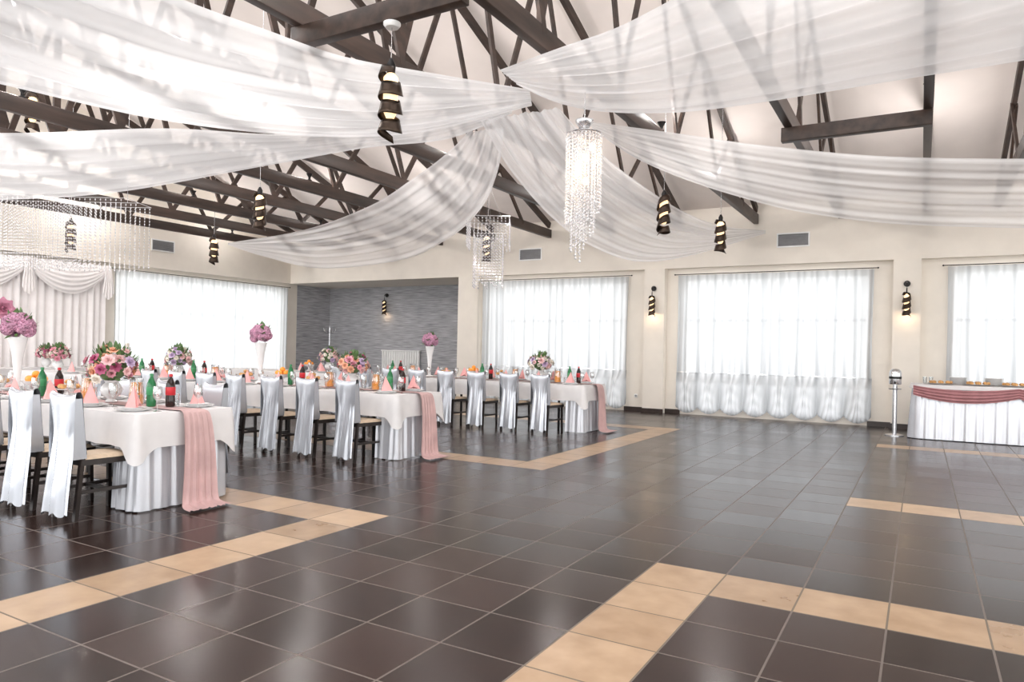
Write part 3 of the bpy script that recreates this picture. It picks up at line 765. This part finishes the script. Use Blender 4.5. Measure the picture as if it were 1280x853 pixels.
tall('tall white trumpet vase with pink hydrangeas on the rear table',(-7.8,10.5,.758),3)
# bottles, jugs
def bottle(label,loc,kind):
    t=thing('drink_bottle',label,'bottle',loc,0,'plastic drink bottles')
    m=MB(); m.lathe([(0,0),(.033,0),(.037,.01),(.037,.055),(.034,.10),(.037,.155),(.034,.19),(.018,.228),(.012,.24),(.012,.252),(0,.252)],18); m.build('body',mt['cola' if kind=='c' else 'green'],t)
    m=MB(); m.lathe([(.0355,.095),(.0385,.10),(.0385,.158),(.0375,.162)],18); m.build('paper_label',mt['red' if kind=='c' else 'lime'],t)
    m=MB(); m.lathe([(0,.246),(.015,.246),(.015,.268),(0,.27)],14); m.build('cap',mt['red' if kind=='c' else 'lime'],t)
def jug(label,loc):
    t=thing('juice_jug',label,'jug',loc,random.uniform(-.5,.5),'jugs of orange juice')
    m=MB(); m.lathe([(0,.006),(.050,.006),(.057,.03),(.054,.12),(.047,.19),(0,.19)],18); m.build('juice',mt['juice'],t)
    m=MB(); m.lathe([(0,0),(.053,0),(.061,.03),(.058,.12),(.050,.19),(.056,.22),(.054,.22),(.048,.19),(.056,.12),(.051,.012)],20); m.build('glass_body',mt['glass'],t)
    m=MB(); m.path([(.05,0,.19),(.095,0,.18),(.1,0,.11),(.06,0,.05)],.007); m.build('handle',mt['glass'],t)
for ti,(nm,x0,x1,y0,y1) in enumerate(TAB):
    yc=(y0+y1)/2+.02; z=.758
    for k,off in enumerate((.32,2.0,4.0,5.25)):
        if ti==0 and k>1: continue
        pl=('nearest the aisle end','beyond the first bouquet','halfway along','far along')[k]
        bottle('dark cola bottle with red label %s on the %s table'%(pl,nm),(x1-off,yc+.04,z),'c')
        bottle('green soda bottle %s on the %s table'%(pl,nm),(x1-off-.12,yc-.05,z),'s')
    for k,off in enumerate((.66,1.5,3.65,4.85)):
        if ti==0 and k>2: continue
        pl=('nearest the aisle end','just beyond the first bouquet','halfway along','far along')[k]
        jug('glass jug of orange juice %s on the %s table'%(pl,nm),(x1-off,yc+(.03 if k%2 else -.04),z))
    for k,off in enumerate((1.76,2.92 if ti==2 else 3.05)):
        l=('nearer','further')[k]
        m=MB(); m.lathe([(0,0),(.03,0),(.03,.006),(.014,.02),(.014,.06),(.04,.072),(.118,.078),(.12,.084),(.03,.082),(0,.082)],28); o=m.build('cake_stand',mt['china']); o.location=(x1-off,yc,z); tag(o,'white cake stand with pastries, the %s one on the %s table'%(l,nm),'cake stand')
        for j in range(6):
            a=j*2*PI/5; r2=0.068 if j<5 else 0
            o=link('pastry',PST); o.location=(x1-off+r2*cos(a),yc+r2*sin(a),z+.0835+(0 if j<5 else .042)); o.scale=(.72,.72,.8); o.rotation_euler=(0,0,a+1.57); tag(o,'small golden pastry on the %s cake stand of the %s table'%(l,nm),'pastry','pastries on the %s cake stand, %s table'%(l,nm))
    for k,off in enumerate((2.33,6.35)):
        if ti==0 and k>0: continue
        l=('nearer','further')[k]
        t=thing('fruit_bowl','white footed fruit bowl %s on the %s table'%(('nearer the aisle','further along')[k],nm),'bowl',(x1-off,yc,z))
        m=MB(); m.lathe([(0,0),(.05,0),(.05,.01),(.018,.03),(.018,.08),(.09,.1),(.13,.135),(.125,.135),(.085,.108),(0,.1)],24); m.build('bowl',mt['china'],t)
        for j in range(6):
            a=j*2*PI/5; q=(.062*cos(a),.062*sin(a),.150) if j<5 else (0,0,.195)
            m=MB(); m.ball((0,0,0),.036,3,(1,1,.95)); o=m.build('orange',mt['orange']); o.location=(x1-off+q[0],yc+q[1],z+q[2]); tag(o,'orange piled in the %s fruit bowl on the %s table'%(l,nm),'fruit','oranges in the %s fruit bowl, %s table'%(l,nm))
# head table and backdrop at the left
t=thing('head_table','head table with white cloth in front of the blush backdrop','table',(-14.75,7.6,0))
m=MB(); m.bx(-.35,.35,-1.9,1.9,.71,.735); m.build('tabletop',mt['chairwood'],t)
for sx in (-1,1):
    for sy in (-1,1):
        m=MB(); m.tube((sx*.25,sy*1.7,0),(sx*.25,sy*1.7,.71),.02); m.build('leg',mt['black'],t)
tablecloth(-15.13,-14.37,5.65,9.55,.745,.62,'white cloth over the head table by the backdrop',mt['cloth'],12,.05)
bouquet('low blush bouquet on the head table before the backdrop',(-14.7,7.4,.746),.18,8,CC,False)
t=thing('candle_lantern','white candle vase standing on the head table','candle',(-14.6,8.95,.746))
m=MB(); m.lathe([(0,0),(.06,0),(.03,.03),(.025,.2),(.07,.3),(.07,.42),(.06,.42),(.06,.31),(0,.29)],18); m.build('holder',mt['china'],t)
m=MB(); m.lathe([(0,.292),(.04,.292),(.04,.5),(0,.505)],14); m.build('candle',mt['f_ivory'],t)
bd=thing('fabric_backdrop','blush draped fabric backdrop with swagged top on the left wall','backdrop',(XL+.12,4.3,0),PI/2)
def fbk(u,v): return Vector((4.9*u,-.028*sin(2*PI*u*30+sin(u*20))-.018*sin(2*PI*u*13),.02+2.95*v))
m=MB(); m.grid(fbk,360,8); m.build('curtain_panel',mt['back'],bd)
NS=3
for k in range(NS):
    xa=4.9*k/NS-.05; xb=4.9*(k+1)/NS+.05
    def fsw(u,v,xa=xa,xb=xb):
        x=xa+(xb-xa)*u; c_=4*u*(1-u)
        return Vector((x,-.09-.04*c_*sin(PI*v)-.009*sin(2*PI*v*6)*c_,2.98-.12*v-c_*(.08+.50*v)))
    m=MB(); m.grid(fsw,30,50); m.build('swag',mt['back'],bd)
for k in range(NS+1):
    xa=4.9*k/NS
    def fjb(u,v,xa=xa):
        wd=.06+.07*v; return Vector((xa+(u-.5)*2*wd,-.12-.015*sin(u*PI*8),2.96-(.6+.15*sin(u*PI))*v))
    m=MB(); m.grid(fjb,30,12); m.build('jabot',mt['back'],bd)
PFm=rosette(.28).mesh('paper_flower',mt['paper'])
o=link('paper_flower',PFm)
d=at(3,386,1)-CP; k_=(XL+.46)/d.x; o.location=CP+d*k_; o.rotation_euler=(0,PI/2,0); o.scale=(.85,.85,.85)
tag(o,'large pink paper flower on the backdrop at the left edge','paper flower')
# ------------------------------------------------------------------ buffet on the right
bx0,bx1,by0,by1,bz=-.14,2.6,12.93,13.75,.87
t=thing('buffet_table','buffet table under white cloth at the right edge','table',((bx0+bx1)/2,(by0+by1)/2,0))
hx=(bx1-bx0)/2-.06;hy=(by1-by0)/2-.06
m=MB(); m.bx(-hx,hx,-hy,hy,bz-.04,bz-.012); m.build('tabletop',mt['chairwood'],t)
for sx in (-1,1):
    for sy in (-1,1):
        m=MB(); m.tube((sx*(hx-.1),sy*(hy-.1),0),(sx*(hx-.1),sy*(hy-.1),bz-.04),.022); m.build('leg',mt['black'],t)
P=perim(bx0+.03,bx1-.03,by0+.03,by1-.03,.12,.006,0)
m=MB(); R=wallribbon(m,P+[P[0]],lambda s:bz-.02,lambda s:.012,12,.011,8,.05,.35,3)
sk=m.build('table_skirt',mt['skirt']); tag(sk,'pleated white satin skirt with dusty rose swag around the buffet table','table skirt')
m=MB(); P2=perim(bx0,bx1,by0,by1,.13,.03,0)
R=wallribbon(m,P2+[P2[0]],lambda s:bz-.008,lambda s:bz-.07,2,.003,3,.016,1,1); m.bm.faces.new([c[0] for c in R[:-1]][::1])
o=m.build('tablecloth',mt['cloth']); tag(o,'white cloth on top of the buffet table','tablecloth')
m=MB()
for k in range(2):
    xa=bx0+.04+k*1.37; xb=xa+1.37
    def fg(u,v):
        c_=4*u*(1-u); return Vector((xa+(xb-xa)*u,by0-.075-.02*sin(PI*v)*c_-.008*sin(2*PI*v*4),bz-.02-.15*v-c_*(.055+.05*v)))
    m.grid(fg,30,36)
o=m.build('fabric_swag',mt['buffrose'],sk); o['label']='dusty rose satin swag'
zt=bz-.006
for k,(x,l) in enumerate(((.28,'left'),(.78,'middle'),(1.25,'right'))):
    m=MB(); m.lathe([(0,0),(.15,0),(.21,.018),(.215,.022),(.15,.008),(0,.006)],28); o=m.build('serving_tray',mt['dish']); o.location=(x,13.22+.03*k,zt); o.scale=(1.0,.75,1); tag(o,'oval steel tray of pastries, %s one on the buffet table'%l,'tray')
    for j in range(9):
        a=j*2*PI/8; q=(.135*cos(a),.092*sin(a)) if j<8 else (0,0)
        o=link('pastry',PST); o.location=(x+q[0],13.22+.03*k+q[1],zt+.013); o.rotation_euler=(0,0,a+1.57); o.scale=(.72,.72,.9); tag(o,'small golden pastry on the %s buffet tray'%l,'pastry','pastries on the %s buffet tray'%l)
for s_,(x,l) in enumerate(((.52,'left'),(1.0,'right'))):
    for j in range(9): item('dinner_plate',PL,(x,13.52,zt+j*.012),'white plate, %s from the bottom of the %s buffet stack'%(ORD[j],l),'plate','plates stacked on the buffet')
for k in range(4):
    item('water_glass',TB,(.06+.085*(k%2),13.42+.09*(k//2),zt),'drinking glass at the left end of the buffet table','glass','glasses on the buffet')
for k in range(5):
    item('coffee_cup',CUP,(.70+.062*0+.11*(k%2)-.02,13.44+.10*(k//2),zt) if k<4 else (1.22,13.52,zt),'white coffee cup among the plates at the back of the buffet','cup','white cups on the buffet',PI/2)
t=thing('dispenser_stand','steel stand with a round topped dispenser left of the buffet table','stand',(-.36,13.20,0))
m=MB(); m.lathe([(0,0),(.14,0),(.14,.015),(.05,.035),(0,.035)],24); m.build('base',mt['silver'],t)
m=MB(); m.tube((0,0,.02),(0,0,.86),.034); m.build('pole',mt['silver'],t)
m=MB(); m.lathe([(0,.84),(.085,.84),(.09,.85),(.09,1.02),(.08,1.06),(.05,1.09),(0,1.10)],24); m.build('canister',mt['silver'],t)
m=MB(); m.lathe([(.0895,.93),(.093,.93),(.093,.97),(.0895,.97)],24); m.build('collar',mt['black'],t)
m=MB(); m.path([(0,-.085,.88),(0,-.13,.88),(0,-.14,.85)],.012); m.build('tap',mt['black'],t)
m=MB(); m.lathe([(0,.76),(.09,.76),(.095,.775),(.09,.775),(0,.77)],20,(0,-.08,0)); m.build('drip_tray',mt['silver'],t)
# ------------------------------------------------------------------ light from outdoors
wd=bpy.data.worlds.new('world'); S.world=wd; wd.use_nodes=True; nt=wd.node_tree
bg=nt.nodes['Background']; 
tc=nt.nodes.new('ShaderNodeTexCoord'); sp=nt.nodes.new('ShaderNodeSeparateXYZ'); rp=nt.nodes.new('ShaderNodeValToRGB')
nt.links.new(tc.outputs['Generated'],sp.inputs[0]); nt.links.new(sp.outputs['Z'],rp.inputs[0])
e=rp.color_ramp.elements; e[0].position=.0; e[0].color=(.86,.87,.86,1); e[1].position=.25; e[1].color=(.97,.98,1,1)
nt.links.new(rp.outputs[0],bg.inputs[0]); bg.inputs[1].default_value=3.7
